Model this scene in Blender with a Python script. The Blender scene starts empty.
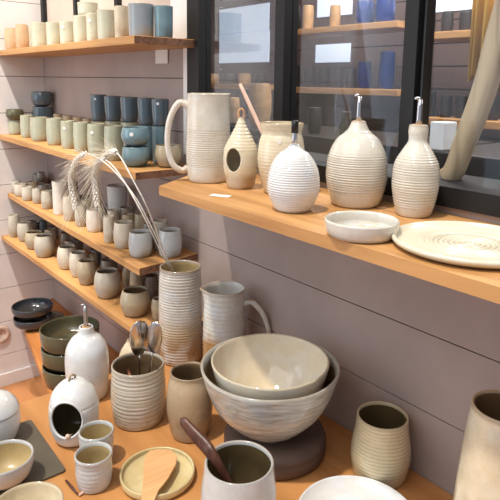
import bpy, bmesh, math, random
from mathutils import Vector, Matrix, noise
random.seed(7)
C = bpy.context.scene.collection
# ---------------------------------------------------------------- measures
S = 1.1                                   # metres per unit of camera distance to the shelf wall
YAW, PIT, ROL, FP, CX, CY = .68853, .16209, .017207, 572.4, 260.0, 176.3
FLOOR = -1.556
def basis():
    cy, sy, cp, sp = math.cos(YAW), math.sin(YAW), math.cos(PIT), math.sin(PIT)
    f = Vector((-cy*cp, sy*cp, -sp)); r = Vector((sy, cy, 0)); u = r.cross(f)
    c, s = math.cos(ROL), math.sin(ROL)
    return r*c+u*s, -r*s+u*c, f
RR, UU, FF = basis()
CAM = Vector((2.93077, -1.0, 0.0))
def ray(px, py): return FF + RR*((px-CX)/FP) + UU*((CY-py)/FP)
def on(px, py, ax, v):                    # point (in camera-distance units) where a sight line meets a plane
    d = ray(px, py); t = (v-CAM[ax])/d[ax]
    return CAM+d*t, t
def M(p): return Vector((p[0]*S, p[1]*S, (p[2]-FLOOR)*S))   # to metres, floor at z=0
def zm(z): return (z-FLOOR)*S
# ---------------------------------------------------------------- camera
cd = bpy.data.cameras.new('camera'); cam = bpy.data.objects.new('camera', cd); C.objects.link(cam)
cd.sensor_width = 36; cd.lens = FP/500*36; cd.shift_x = (250-CX)/500; cd.shift_y = (CY-250)/500
cd.clip_start = .02
m = Matrix((( RR.x, UU.x, -FF.x, 0), (RR.y, UU.y, -FF.y, 0), (RR.z, UU.z, -FF.z, 0), (0,0,0,1)))
cam.matrix_world = Matrix.Translation(M(CAM)) @ m
bpy.context.scene.camera = cam
# ---------------------------------------------------------------- materials
def srgb(r, g, b):
    f = lambda c: (c/255/12.92) if c/255 <= .04045 else ((c/255+.055)/1.055)**2.4
    return (f(r), f(g), f(b), 1)
def newmat(name):
    mt = bpy.data.materials.new(name); mt.use_nodes = True
    nt = mt.node_tree; b = nt.nodes['Principled BSDF']; return mt, nt, b
def N(nt, t, **k):
    n = nt.nodes.new(t)
    for a, v in k.items():
        if hasattr(n, a): setattr(n, a, v)
        else: n.inputs[a].default_value = v
    return n
def mix(nt, fac, a, b):
    n = nt.nodes.new('ShaderNodeMix'); n.data_type = 'RGBA'
    for s, v in ((0, fac), (6, a), (7, b)):
        if isinstance(v, (int, float, tuple)): n.inputs[s].default_value = v
        else: nt.links.new(v, n.inputs[s])
    return n.outputs[2]
def ramp(nt, src, stops):
    r = nt.nodes.new('ShaderNodeValToRGB'); nt.links.new(src, r.inputs[0])
    while len(r.color_ramp.elements) < len(stops): r.color_ramp.elements.new(.5)
    for e, (p, c) in zip(r.color_ramp.elements, stops): e.position = p; e.color = c
    return r.outputs[0]
def plain(name, col, rough=.5, metal=0, spec=.5, nz=.08, scale=20, bump=0):
    mt, nt, b = newmat(name)
    tc = N(nt, 'ShaderNodeTexCoord'); no = N(nt, 'ShaderNodeTexNoise'); no.inputs['Scale'].default_value = scale
    no.inputs['Detail'].default_value = 4
    nt.links.new(tc.outputs['Object'], no.inputs['Vector'])
    dk = tuple(c*(1-nz*3) for c in col[:3])+(1,); lt = tuple(min(1, c*(1+nz*2)) for c in col[:3])+(1,)
    nt.links.new(ramp(nt, no.outputs['Fac'], [(.3, dk), (.7, lt)]), b.inputs['Base Color'])
    b.inputs['Roughness'].default_value = rough; b.inputs['Metallic'].default_value = metal
    b.inputs['Specular IOR Level'].default_value = spec
    if bump:
        bp = N(nt, 'ShaderNodeBump'); bp.inputs['Strength'].default_value = bump; bp.inputs['Distance'].default_value = .003
        nt.links.new(no.outputs['Fac'], bp.inputs['Height']); nt.links.new(bp.outputs[0], b.inputs['Normal'])
    return mt
def glaze(name, top, bot, split=.35, soft=.15, wob=.25, rough=.14, speck=.25, bands=0, mid=None, rim=True, rings=0, brush=0, bandz=None):
    """glazed stoneware: top glaze running into the lower clay colour, speckled, faint throwing lines"""
    mt, nt, b = newmat(name)
    tc = N(nt, 'ShaderNodeTexCoord'); sp = N(nt, 'ShaderNodeSeparateXYZ'); nt.links.new(tc.outputs['Generated'], sp.inputs[0])
    no = N(nt, 'ShaderNodeTexNoise'); no.inputs['Scale'].default_value = 14; no.inputs['Detail'].default_value = 3
    nt.links.new(tc.outputs['Object'], no.inputs['Vector'])
    ma = N(nt, 'ShaderNodeMath', operation='MULTIPLY_ADD'); nt.links.new(no.outputs['Fac'], ma.inputs[0]); ma.inputs[1].default_value = wob
    nt.links.new(sp.outputs['Z'], ma.inputs[2])
    s0 = split+wob*.5
    st = [(max(0, s0-soft), bot), (min(1, s0+soft), top)]
    if mid: st = [(max(0, s0-soft), bot), (s0, mid), (min(1, s0+soft), top)]
    col = ramp(nt, ma.outputs[0], st)
    n2 = N(nt, 'ShaderNodeTexNoise'); n2.inputs['Scale'].default_value = 30; n2.inputs['Detail'].default_value = 6
    nt.links.new(tc.outputs['Object'], n2.inputs['Vector'])
    lt = tuple(min(1, c*1.12) for c in top[:3])+(1,)
    pat = ramp(nt, no.outputs['Fac'], [(.5, (0,0,0,1)), (.62, (.55,.55,.55,1))])
    col = mix(nt, pat, col, tuple(min(1, c*k) for c, k in zip(top[:3], (1.04, 1.12, 1.26)))+(1,))
    f2 = ramp(nt, n2.outputs['Fac'], [(.42, (0,0,0,1)), (.75, (.22,.22,.22,1))])
    col = mix(nt, f2, col, tuple(c*.72 for c in bot[:3])+(1,))
    vo = N(nt, 'ShaderNodeTexNoise'); vo.inputs['Scale'].default_value = 260; vo.inputs['Detail'].default_value = 1
    nt.links.new(tc.outputs['Object'], vo.inputs['Vector'])
    f3 = ramp(nt, vo.outputs['Fac'], [(.68, (0,0,0,1)), (.74, (speck, speck, speck, 1))])
    col = mix(nt, f3, col, (.12, .07, .04, 1))
    if rings:                                   # fine spiral ridges round the centre
        wv = N(nt, 'ShaderNodeTexWave', wave_type='RINGS', rings_direction='Z'); wv.inputs['Scale'].default_value = rings; wv.inputs['Distortion'].default_value = .6
        nt.links.new(tc.outputs['Object'], wv.inputs['Vector'])
        le = N(nt, 'ShaderNodeVectorMath', operation='LENGTH'); nt.links.new(tc.outputs['Object'], le.inputs[0])
        msk = ramp(nt, le.outputs['Value'], [(.062, (1,1,1,1)), (.07, (0,0,0,1))])
        fr_ = ramp(nt, wv.outputs['Fac'], [(.1, (.55,.55,.55,1)), (.45, (0,0,0,1))])
        mm = N(nt, 'ShaderNodeMath', operation='MULTIPLY'); nt.links.new(msk, mm.inputs[0]); nt.links.new(fr_, mm.inputs[1])
        col = mix(nt, mm.outputs[0], col, tuple(c*.6 for c in bot[:3])+(1,))
    if brush:                                   # broad brushed slip running round the wall
        mp = N(nt, 'ShaderNodeMapping'); mp.inputs['Scale'].default_value = (5, 5, 60); nt.links.new(tc.outputs['Object'], mp.inputs[0])
        nb = N(nt, 'ShaderNodeTexNoise'); nb.inputs['Scale'].default_value = 2.2; nb.inputs['Detail'].default_value = 5; nb.inputs['Distortion'].default_value = 1.2
        nt.links.new(mp.outputs[0], nb.inputs['Vector'])
        fb = ramp(nt, nb.outputs['Fac'], [(.42, (0,0,0,1)), (.62, (brush, brush, brush, 1))])
        col = mix(nt, fb, col, tuple(c*.62 for c in bot[:3])+(1,))
    if bands:
        wv = N(nt, 'ShaderNodeTexWave', bands_direction='Z'); wv.inputs['Scale'].default_value = bands; wv.inputs['Distortion'].default_value = 1.5
        wv.inputs['Detail'].default_value = 2; wv.inputs['Detail Scale'].default_value = .6
        nt.links.new(tc.outputs['Object'], wv.inputs['Vector'])
        f4 = ramp(nt, wv.outputs['Fac'], [(.0, (.5,.5,.5,1)), (.3, (0,0,0,1))])
        if bandz:
            bz = ramp(nt, sp.outputs['Z'], [(bandz[0], (0,0,0,1)), (bandz[0]+.05, (1,1,1,1)), (bandz[1], (1,1,1,1)), (bandz[1]+.08, (0,0,0,1))])
            mb = N(nt, 'ShaderNodeMath', operation='MULTIPLY'); nt.links.new(f4, mb.inputs[0]); nt.links.new(bz, mb.inputs[1]); f4 = mb.outputs[0]
        col = mix(nt, f4, col, tuple(c*.55 for c in bot[:3])+(1,))
    rm = ramp(nt, sp.outputs['Z'], [(.972, (0,0,0,1)), (.992, (.7,.7,.7,1))])
    if rim: col = mix(nt, rm, col, tuple(c*.72 for c in bot[:3])+(1,))
    nt.links.new(col, b.inputs['Base Color'])
    b.inputs['Roughness'].default_value = rough
    b.inputs['Coat Weight'].default_value = .35; b.inputs['Coat Roughness'].default_value = .06
    bp = N(nt, 'ShaderNodeBump'); bp.inputs['Strength'].default_value = .25; bp.inputs['Distance'].default_value = .002
    nt.links.new(n2.outputs['Fac'], bp.inputs['Height']); nt.links.new(bp.outputs[0], b.inputs['Normal'])
    return mt
def wood(name, a, bcol, scale=1.0, rough=.5, axis='X', bump=.15):
    mt, nt, b = newmat(name)
    tc = N(nt, 'ShaderNodeTexCoord'); mp = N(nt, 'ShaderNodeMapping')
    sc = {'X': (1.2, 14, 14), 'Y': (14, 1.2, 14), 'Z': (14, 14, 1.2)}[axis]
    mp.inputs['Scale'].default_value = tuple(s*scale for s in sc)
    nt.links.new(tc.outputs['Object'], mp.inputs[0])
    no = N(nt, 'ShaderNodeTexNoise'); no.inputs['Scale'].default_value = 2; no.inputs['Detail'].default_value = 7; no.inputs['Distortion'].default_value = .6
    nt.links.new(mp.outputs[0], no.inputs['Vector'])
    col = ramp(nt, no.outputs['Fac'], [(.3, bcol), (.55, a), (.75, tuple(min(1, c*1.12) for c in a[:3])+(1,))])
    nt.links.new(col, b.inputs['Base Color']); b.inputs['Roughness'].default_value = rough
    b.inputs['Specular IOR Level'].default_value = .35
    bp = N(nt, 'ShaderNodeBump'); bp.inputs['Strength'].default_value = bump; bp.inputs['Distance'].default_value = .002
    nt.links.new(no.outputs['Fac'], bp.inputs['Height']); nt.links.new(bp.outputs[0], b.inputs['Normal'])
    return mt
def glass(name, tint=(.93,.95,.97,1), refl=.0):
    mt, nt, b = newmat(name); out = nt.nodes['Material Output']
    tr = N(nt, 'ShaderNodeBsdfTransparent'); tr.inputs[0].default_value = tint
    gl = N(nt, 'ShaderNodeBsdfGlossy'); gl.inputs['Roughness'].default_value = .03; gl.inputs[0].default_value = (.9,.95,1,1)
    mx = N(nt, 'ShaderNodeMixShader'); fr = N(nt, 'ShaderNodeFresnel'); fr.inputs[0].default_value = 1.5
    ma = N(nt, 'ShaderNodeMath', operation='MULTIPLY_ADD'); ma.inputs[1].default_value = .22; ma.inputs[2].default_value = refl
    nt.links.new(fr.outputs[0], ma.inputs[0]); nt.links.new(ma.outputs[0], mx.inputs[0])
    nt.links.new(tr.outputs[0], mx.inputs[1]); nt.links.new(gl.outputs[0], mx.inputs[2]); nt.links.new(mx.outputs[0], out.inputs[0])
    nt.nodes.remove(b); return mt

CREAM = srgb(232, 224, 203); WHITE = srgb(236, 236, 230); TAN = srgb(188, 158, 120); CLAY = srgb(160, 130, 98)
MT = {
 'cream':   glaze('cream glaze', srgb(224,219,208), srgb(188,168,140), .1, .14, .3),
 'cream_ring': glaze('ringed cream glaze', srgb(218,213,200), srgb(184,164,134), .08, .1, .15, bands=48, bandz=(.14, .6)),
 'crock': glaze('ringed crock glaze', srgb(208,203,190), srgb(170,152,124), .25, .2, .3, bands=24),
 'white':   glaze('white glaze', srgb(222,224,224), srgb(196,186,170), .02, .12, .25, rough=.12, speck=.1, rim=False),
 'white_blue': glaze('blue white glaze', srgb(204,210,214), srgb(180,172,156), .0, .15, .3, rough=.16),
 'tallvase': glaze('tall vase glaze', srgb(216,214,206), srgb(154,122,88), .32, .2, .12, bands=30, mid=srgb(192,176,148)),
 'jug':     glaze('milky jug glaze', srgb(218,219,212), srgb(170,132,86), .5, .07, .3),
 'beige':   glaze('beige glaze', srgb(224,212,184), srgb(178,152,114), .3, .3, .2),
 'clayjar': glaze('brown beige glaze', srgb(188,168,138), srgb(146,124,100), .5, .35, .3, rough=.3),
 'birdhouse': glaze('birdhouse glaze', srgb(220,210,184), srgb(176,148,116), .2, .05, .05, bands=0),
 'ringcup': glaze('straw ringed glaze', srgb(222,208,172), srgb(196,178,142), .3, .3, .2, bands=38),
 'bigbowl': glaze('brushed bowl glaze', srgb(208,209,204), srgb(176,168,150), .1, .3, .4, brush=.6),
 'bowl_in': glaze('cream bowl glaze', srgb(224,216,196), srgb(206,192,160), .2, .4, .3),
 'plate':   glaze('cream plate glaze', srgb(218,211,188), srgb(196,186,158), .2, .4, .3, rough=.3, rim=False, rings=36),
  'dish': glaze('pale dish glaze', srgb(220,216,206), srgb(196,184,160), .1, .3, .3, rings=40),
 'small_plate': glaze('straw plate glaze', srgb(216,200,152), srgb(190,170,122), .2, .4, .3, rough=.2),
 'olive':   glaze('olive glaze', srgb(92,90,68), srgb(64,58,42), .3, .3, .2),
 'navy':    glaze('dark blue black glaze', srgb(56,60,66), srgb(48,42,36), .2, .3, .2),
 'sage':    glaze('sage glaze', srgb(174,178,156), srgb(150,134,102), .12, .12, .2),
 'palegreen': glaze('pale green glaze', srgb(196,198,176), srgb(182,160,124), .12, .12, .2),
 'tan':     glaze('tan glaze', srgb(202,172,134), srgb(184,140,98), .2, .3, .2),
 'blue':    glaze('slate blue glaze', srgb(84,102,112), srgb(116,108,98), .12, .3, .4, mid=srgb(96,106,110)),
 'teal':    glaze('teal blue glaze', srgb(118,148,158), srgb(96,110,108), .25, .2, .3),
 'bluegrey': glaze('blue grey glaze', srgb(150,160,166), srgb(170,152,126), .2, .2, .3),
 'mug':     glaze('mug cream glaze', srgb(206,199,182), srgb(166,146,116), .22, .2, .25),
 'mug2':    glaze('mug grey cream glaze', srgb(192,187,172), srgb(156,138,112), .3, .2, .25),
 'mug3':    glaze('mug sand glaze', srgb(180,168,142), srgb(140,120,94), .35, .25, .25),
 'mugblue': glaze('mug pale blue glaze', srgb(198,203,202), srgb(160,148,128), .2, .15, .25),
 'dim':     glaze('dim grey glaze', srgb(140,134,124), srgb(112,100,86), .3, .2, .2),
}
MT['in_grey'] = plain('grey brown inner glaze', srgb(122,112,98), .35, nz=.05)
MT['in_brown'] = plain('brown inner glaze', srgb(120,98,72), .35, nz=.05)
MT['in_straw'] = plain('straw inner glaze', srgb(182,162,118), .25, nz=.04)
MT['in_olive'] = plain('dark olive inner glaze', srgb(98,84,58), .2, nz=.05)
MT['wood'] = wood('oiled oak board', srgb(198,150,96), srgb(172,124,74))
MT['wood_end'] = wood('dark end grain', srgb(136,98,74), srgb(92,62,46), 2)
MT['table'] = wood('orange stained table board', srgb(192,138,84), srgb(172,118,68), .5, .4)
MT['lowboard'] = wood('low orange board', srgb(190,128,72), srgb(164,104,56), .6)
MT['spatula'] = wood('pale beech', srgb(214,168,118), srgb(202,152,102), 2, .5, 'Y')
MT['pinkwood'] = wood('pale pink wood', srgb(222,188,170), srgb(196,158,140), 2, .5, 'Z')
MT['darkspoon'] = wood('dark walnut', srgb(96,62,50), srgb(66,42,36), 2, .35, 'Z')
MT['redwood'] = wood('reddish wood', srgb(150,96,72), srgb(120,72,54), 2, .5, 'Z')
MT['log'] = wood('weathered branch', srgb(206,182,148), srgb(146,120,92), 1.2, .8, 'Z', bump=.8)
MT['floorwood'] = wood('worn floor boards', srgb(176,122,78), srgb(140,92,56), .3, .5)
MT['wallpink'] = plain('mauve grey paint', srgb(172,157,152), .6, nz=.03, scale=5)
MT['wallwhite'] = plain('white paint', srgb(232,226,222), .6, nz=.03, scale=5)
MT['trim'] = plain('bright white paint', srgb(240,238,235), .5, nz=.01)
MT['black'] = plain('black steel frame', srgb(10,11,14), .6, nz=.05)
MT['gap'] = plain('dark joint', srgb(60,52,50), .9)
MT['steel'] = plain('polished steel', srgb(205,205,208), .18, 1, nz=.02)
MT['chrome'] = plain('brushed steel', srgb(190,190,192), .28, 1, nz=.02)
MT['cork'] = plain('pale cork', srgb(196,160,120), .8)
MT['blackplastic'] = plain('black plastic', srgb(20,20,20), .35)
MT['slate'] = plain('dark slate', srgb(92,84,70), .55, nz=.06, scale=14, bump=.3)
MT['drum'] = plain('dark brown clay', srgb(96,78,70), .6, nz=.1, scale=8)
MT['rope'] = plain('leather cord', srgb(206,160,120), .7)
MT['straw'] = plain('dry straw', srgb(252,244,232), .7, nz=.08, scale=90)
MT['awn'] = plain('straw bristle', srgb(248,232,208), .7)
MT['paper'] = plain('white paper', srgb(240,240,238), .8, nz=.01)
MT['ink'] = plain('grey ink', srgb(130,130,135), .8)
MT['blind'] = plain('frosted beige pane', srgb(205,190,178), .5, nz=.02, scale=3)
MT['glass'] = glass('window glass')
MT['backwall'] = plain('dim brown brick wall', srgb(86,66,58), .8, nz=.06, scale=3)
MT['backblue'] = plain('cobalt glaze', srgb(22,42,112), .3, nz=.15, scale=30)
MT['backdark'] = plain('dark brown glaze', srgb(52,46,43), .4, nz=.1)
MT['backtan'] = plain('amber glaze', srgb(186,148,100), .4, nz=.1)
MT['backpale'] = plain('glowing pale blue card', srgb(225,236,250), .7, nz=.02)
_b = MT['backpale'].node_tree.nodes['Principled BSDF']; _b.inputs['Emission Color'].default_value = (.72,.84,1,1); _b.inputs['Emission Strength'].default_value = .55  # glow added to brighten the boards and sheets, which are no lamps
MT['yellow'] = plain('ochre cloth', srgb(226,176,80), .8, nz=.08, scale=6)
MT['socket'] = plain('cream plastic', srgb(216,190,172), .5)
# ---------------------------------------------------------------- mesh helpers
def link(name, bm, mat, parent=None, smooth=True, loc=None):
    me = bpy.data.meshes.new(name); bmesh.ops.recalc_face_normals(bm, faces=bm.faces); bm.to_mesh(me); bm.free()
    if smooth:
        for p in me.polygons: p.use_smooth = True
    mats = mat if isinstance(mat, (list, tuple)) else [mat]
    for x in mats: me.materials.append(MT[x] if isinstance(x, str) else x)
    o = bpy.data.objects.new(name, me); C.objects.link(o)
    if parent: o.parent = parent
    if loc is not None: o.location = loc
    return o
def empty(name, loc): 
    o = bpy.data.objects.new(name, None); C.objects.link(o); o.location = loc; o.empty_display_size = .05; return o
def tag(o, label=None, cat=None, group=None, kind=None):
    if label: o['label'] = label
    if cat: o['category'] = cat
    if group: o['group'] = group
    if kind: o['kind'] = kind
    return o
def box(bm, a, b):
    x0, y0, z0 = a; x1, y1, z1 = b
    v = [bm.verts.new(p) for p in ((x0,y0,z0),(x1,y0,z0),(x1,y1,z0),(x0,y1,z0),(x0,y0,z1),(x1,y0,z1),(x1,y1,z1),(x0,y1,z1))]
    fs = [bm.faces.new([v[i] for i in q]) for q in ((0,3,2,1),(4,5,6,7),(0,1,5,4),(1,2,6,5),(2,3,7,6),(3,0,4,7))]
    return fs
def bevel(bm, w, seg=2):
    bmesh.ops.bevel(bm, geom=list(bm.edges), offset=w, segments=seg, affect='EDGES', profile=.6)
def catmull(P, n=5):
    out = []
    for i in range(len(P)-1):
        p0 = P[max(0, i-1)]; p1 = P[i]; p2 = P[i+1]; p3 = P[min(len(P)-1, i+2)]
        for k in range(n):
            t = k/n
            out.append(tuple(.5*((2*b)+(-a+c)*t+(2*a-5*b+4*c-d)*t*t+(-a+3*b-3*c+d)*t**3) for a, b, c, d in zip(p0, p1, p2, p3)))
    out.append(tuple(P[-1])); return out
def lathe(bm, prof, seg=48, wob=0, seed=0, spout=None, cap=True, split=None):
    rings = []
    for r, z in prof:
        if r < 1e-5: rings.append([bm.verts.new((0, 0, z))]); continue
        ring = []
        for k in range(seg):
            a = 2*math.pi*k/seg; rr = r
            if wob: rr *= 1+wob*noise.noise(Vector((math.cos(a)*1.3+seed, math.sin(a)*1.3, z*14)))
            x, y = rr*math.cos(a), rr*math.sin(a)
            zz = z
            if spout:
                sa, amt, z0, z1 = spout
                d = (a-sa+math.pi) % (2*math.pi)-math.pi
                w = math.exp(-(d/.32)**2)*max(0, min(1, (z-z0)/(z1-z0)))**1.6
                x += math.cos(sa)*amt*w; y += math.sin(sa)*amt*w; zz += amt*.25*w
            ring.append(bm.verts.new((x, y, zz)))
        rings.append(ring)
    for i, (A, B) in enumerate(zip(rings, rings[1:])):
        if len(A) == 1 and len(B) == 1: continue
        for k in range(seg):
            j = (k+1) % seg
            if len(A) == 1: f = bm.faces.new((A[0], B[j], B[k]))
            elif len(B) == 1: f = bm.faces.new((A[k], A[j], B[0]))
            else: f = bm.faces.new((A[k], A[j], B[j], B[k]))
            if split is not None and i >= split: f.material_index = 1
def vessel_prof(prof, R, H, th, n=5, ring=0, nr=0, z0=0., z1=1.):
    """outer profile (fractions of R and H) + rounded lip + inner wall"""
    P = catmull([(r*R, z*H) for r, z in prof], n)
    if ring:                                        # throwing rings as real relief
        dz = H/max(nr, 1); Q = []
        fine = []
        for a, b in zip(P, P[1:]):
            k = max(1, int(abs(b[1]-a[1])/(dz/5)))
            for i in range(k): fine.append((a[0]+(b[0]-a[0])*i/k, a[1]+(b[1]-a[1])*i/k))
        fine.append(P[-1])
        for r, z in fine:
            f = z/H
            if z0 < f < z1: r += ring*(abs(math.sin(math.pi*z/dz+math.sin(z*60)*.6))-.5)
            Q.append((max(r, .0005), z))
        P = Q
    out = [(0, .003)] + [(P[0][0]*.85, .002), (P[0][0]*.93, 0)] + [p for p in P]
    rt, zt = P[-1]
    lip = [(rt-th*.15, zt+th*.35), (rt-th*.5, zt+th*.5), (rt-th*.85, zt+th*.3)]
    inner = [(max(0.001, r-th), z) for r, z in reversed(P[::2]) if z > th*1.6]
    last = inner[-1] if inner else (rt-th, zt)
    global INNER
    INNER = len(out)+len(lip)+1
    return out+lip+inner+[(last[0]*.8, th*1.1), (last[0]*.4, th), (0, th)]
def tube(bm, pts, rad, seg=10, flat=1.0, cap=True):
    pts = [Vector(p) for p in pts]; n = len(pts)
    rads = rad if isinstance(rad, (list, tuple)) else [rad]*n
    prev = None; rings = []
    for i, p in enumerate(pts):
        t = (pts[min(n-1, i+1)]-pts[max(0, i-1)]).normalized()
        if prev is None:
            up = Vector((0, 0, 1)) if abs(t.z) < .9 else Vector((1, 0, 0)); a = t.cross(up).normalized()
        else: a = (prev-t*prev.dot(t)).normalized()
        prev = a; b = t.cross(a)
        rings.append([bm.verts.new(p+a*math.cos(2*math.pi*k/seg)*rads[i]*flat+b*math.sin(2*math.pi*k/seg)*rads[i]) for k in range(seg)])
    for A, B in zip(rings, rings[1:]):
        for k in range(seg): bm.faces.new((A[k], A[(k+1) % seg], B[(k+1) % seg], B[k]))
    if cap:
        bm.faces.new(list(reversed(rings[0]))); bm.faces.new(rings[-1])
def smooth_pts(P, n=6): return catmull([tuple(p) for p in P], n)
def prism(bm, pts, z0, z1):
    a = [bm.verts.new((x, y, z0)) for x, y in pts]; b = [bm.verts.new((x, y, z1)) for x, y in pts]
    bm.faces.new(a[::-1]); bm.faces.new(b); n = len(pts)
    for i in range(n): bm.faces.new((a[i], a[(i+1) % n], b[(i+1) % n], b[i]))
# ---------------------------------------------------------------- placing
def fit_plane(x0, x1, yt, yb, z, rb=.75, rt=.9, y=None, ymax=None):
    """stand a round pot on the board at height z so that its outline fills x0..x1, yt..yb in the photograph"""
    w = (x1-x0)/2; xc = (x0+x1)/2
    if y is None:
        yc = yb
        for _ in range(6):
            p, t = on(xc, yc, 2, z); e = max(0, (yc-85)/FP); yc = yb-w*rb*e
        y = p.y
        if ymax is not None: y = min(y, ymax)
    top = yt
    p, t = on(xc, yt, 1, y)
    for _ in range(3):
        e = (top-85)/FP; top = yt+w*rt*e; p, t = on(xc, top, 1, y)
    R = w*t/FP; H = p.z-z
    return Vector((p.x*S, y*S, zm(z))), R*S, H*S
TUM = [(.80, .0), (.93, .12), (1.0, .4), (.98, .7), (.9, 1)]
BARREL = [(.66, 0), (.86, .14), (1.0, .48), (.95, .78), (.82, 1)]
STRAIGHT = [(.88, 0), (.95, .06), (.97, .4), (.98, .8), (1, 1)]
ROUNDCUP = [(.5, 0), (.78, .12), (.98, .42), (1.0, .7), (.92, 1)]
INSIDE = {'mug': 'in_grey', 'mug2': 'in_grey', 'mug3': 'in_brown', 'dim': 'in_grey', 'mugblue': 'in_grey', 'clayjar': 'in_brown', 'sage': 'in_brown', 'palegreen': 'in_straw'}
def pot(name, R, H, prof, mat, loc, th=.004, seg=36, n=4, ring=0, nr=8, parent=None, wob=.012, inside=None, **k):
    bm = bmesh.new()
    P = vessel_prof(prof, R, H, th, n, ring, nr, **k)
    mat = mat[0] if isinstance(mat, list) else mat
    inside = inside or INSIDE.get(mat)
    lathe(bm, P, seg, wob, random.random()*9, split=INNER if inside else None)
    o = link(name, bm, [mat, inside] if inside else mat, parent, loc=loc)
    return o
ORD = ['first','second','third','fourth','fifth','sixth','seventh','eighth','ninth','tenth','eleventh','twelfth','thirteenth','fourteenth']
def sticker(parent, R, H, zf, ang, r=.006, z=None):
    bm = bmesh.new()
    zz = H*zf
    n = 14; rows = []
    c = Vector((math.cos(ang), math.sin(ang), 0)); t = Vector((-c.y, c.x, 0))
    vs = []
    for k in range(n):
        a = 2*math.pi*k/n; u = r*math.cos(a); v = r*math.sin(a)
        aa = u/R
        vs.append(bm.verts.new(((R+.0012)*math.cos(ang+aa), (R+.0012)*math.sin(ang+aa), zz+v)))
    f = bm.faces.new(vs)
    return link('price_sticker', bm, 'paper', parent, smooth=False)
# ================================================================ SETTING
J = [.01-.1753*k for k in range(-5, 10)]                    # plank joints
def planks(name, segs, mat, axis, face, thick=.012):
    """segs: (a0,a1,z0,z1) ranges; each plank row is clipped to them"""
    bm = bmesh.new(); g = .0014
    for a0, a1, z0, z1 in segs:
        for zt, zb in zip(J, J[1:]):
            lo, hi = max(zb+g, z0), min(zt-g, z1)
            if hi-lo < .004: continue
            if axis == 'x': fs = box(bm, (a0*S, face*S, zm(lo)), (a1*S, (face+thick)*S, zm(hi)))
            else: fs = box(bm, ((face-thick)*S, a0*S, zm(lo)), (face*S, a1*S, zm(hi)))
        if axis == 'x': fs = box(bm, (a0*S, (face+thick*.5)*S, zm(z0)), (a1*S, (face+thick*1.6)*S, zm(z1)))
        else: fs = box(bm, ((face-thick*1.6)*S, a0*S, zm(z0)), ((face-thick*.5)*S, a1*S, zm(z1)))
        for f in fs: f.material_index = 1
    o = link(name, bm, [mat, 'gap'], smooth=False); return tag(o, kind='structure')
WX = 1.357
planks('wall_back', [(0, WX, FLOOR, .135), (WX, 4.2, FLOOR, -.236)], 'wallpink', 'x', 0)
planks('wall_left', [(-2.6, 0, FLOOR, .86)], 'wallwhite', 'y', 0)
bm = bmesh.new(); box(bm, (-.05*S, -3.2*S, -.05), (5.5*S, 2.6*S, 0)); tag(link('floor', bm, 'floorwood', smooth=False), kind='structure')
bm = bmesh.new(); box(bm, (0, -.012*S, 0), (.012*S*0+.014, -2.4*S, .07)); tag(link('baseboard_left', bm, 'wallwhite', smooth=False), kind='structure')
bm = bmesh.new(); box(bm, (0.02, -.012*S, 0), (4.1*S, 0, .07)); tag(link('baseboard_back', bm, 'wallpink', smooth=False), kind='structure')
# white vertical board between the plank wall and the black window
bm = bmesh.new()
box(bm, (1.245*S, -.004*S, zm(.135)), (WX*S, .02*S, zm(.86)))
tag(link('trim_1', bm, 'trim', smooth=False), kind='structure')
bm = bmesh.new(); box(bm, (1.325*S, -.006*S, zm(-.236)), (WX*S, -.0005, zm(.128)))
tag(link('trim_2', bm, 'trim', smooth=False), kind='structure')
# the small upper window over the top shelf
w1 = tag(empty('window_1', (0, 0, zm(.14))), kind='structure')
def wbox(name, a, b, mat, parent, z0):
    bm = bmesh.new(); box(bm, (a[0]*S, a[1]*S, (a[2]-z0)*S), (b[0]*S, b[1]*S, (b[2]-z0)*S)); return link(name, bm, mat, parent, smooth=False)
bars = [on(px, 8, 1, 0)[0].x for px in (43.5, 76, 117.5)]
wbox('window_frame', (.0, -.004, .135), (1.245, .03, .15), 'black', w1, .14)
for i, x in enumerate(bars):
    wbox('bar', (x-.013, -.008, .15), (x+.013, .03, .86), 'black', w1, .14)
edges = bars+[1.25]
for a, b in zip(edges, edges[1:]): wbox('pane', (a+.013, .012, .15), (b-.006, .018, .86), 'blind', w1, .14)
# the big black framed window
w2 = tag(empty('window_2', (WX*S, 0, zm(-.236))), kind='structure')
def wb2(name, a, b, mat):
    bm = bmesh.new(); box(bm, ((a[0]-WX)*S, a[1]*S, (a[2]+.236)*S), ((b[0]-WX)*S, b[1]*S, (b[2]+.236)*S)); return link(name, bm, mat, w2, smooth=False)
def wx(px, py=60, y=-.01): return on(px, py, 1, y)[0].x
M1 = (WX, wx(199)); M2 = (wx(275), wx(284)); M3 = (wx(401, 100), wx(414, 100)); M4 = (3.05, 3.1)
wb2('sill', (WX, -.012, -.236), (3.1, .06, -.196), 'black')
wb2('top_rail', (WX, -.01, .82), (3.1, .04, .86), 'black')
for a, b in (M1, M2, M3, M4): wb2('mullion', (a, -.012, -.196), (b, .035, .82), 'black')
bm = bmesh.new(); box(bm, (wx(416.5,100)*S-WX*S, .0*S, .0), (wx(418.5,100)*S-WX*S, .03*S, 1.05*S)); link('steel_edge', bm, 'blackplastic', w2, smooth=False)
for (a, b) in ((M1[1], M2[0]), (M2[1], M3[0]), (M3[1], M4[0])):
    wb2('pane', (a, .014, -.196), (b, .018, .82), 'glass')
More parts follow.
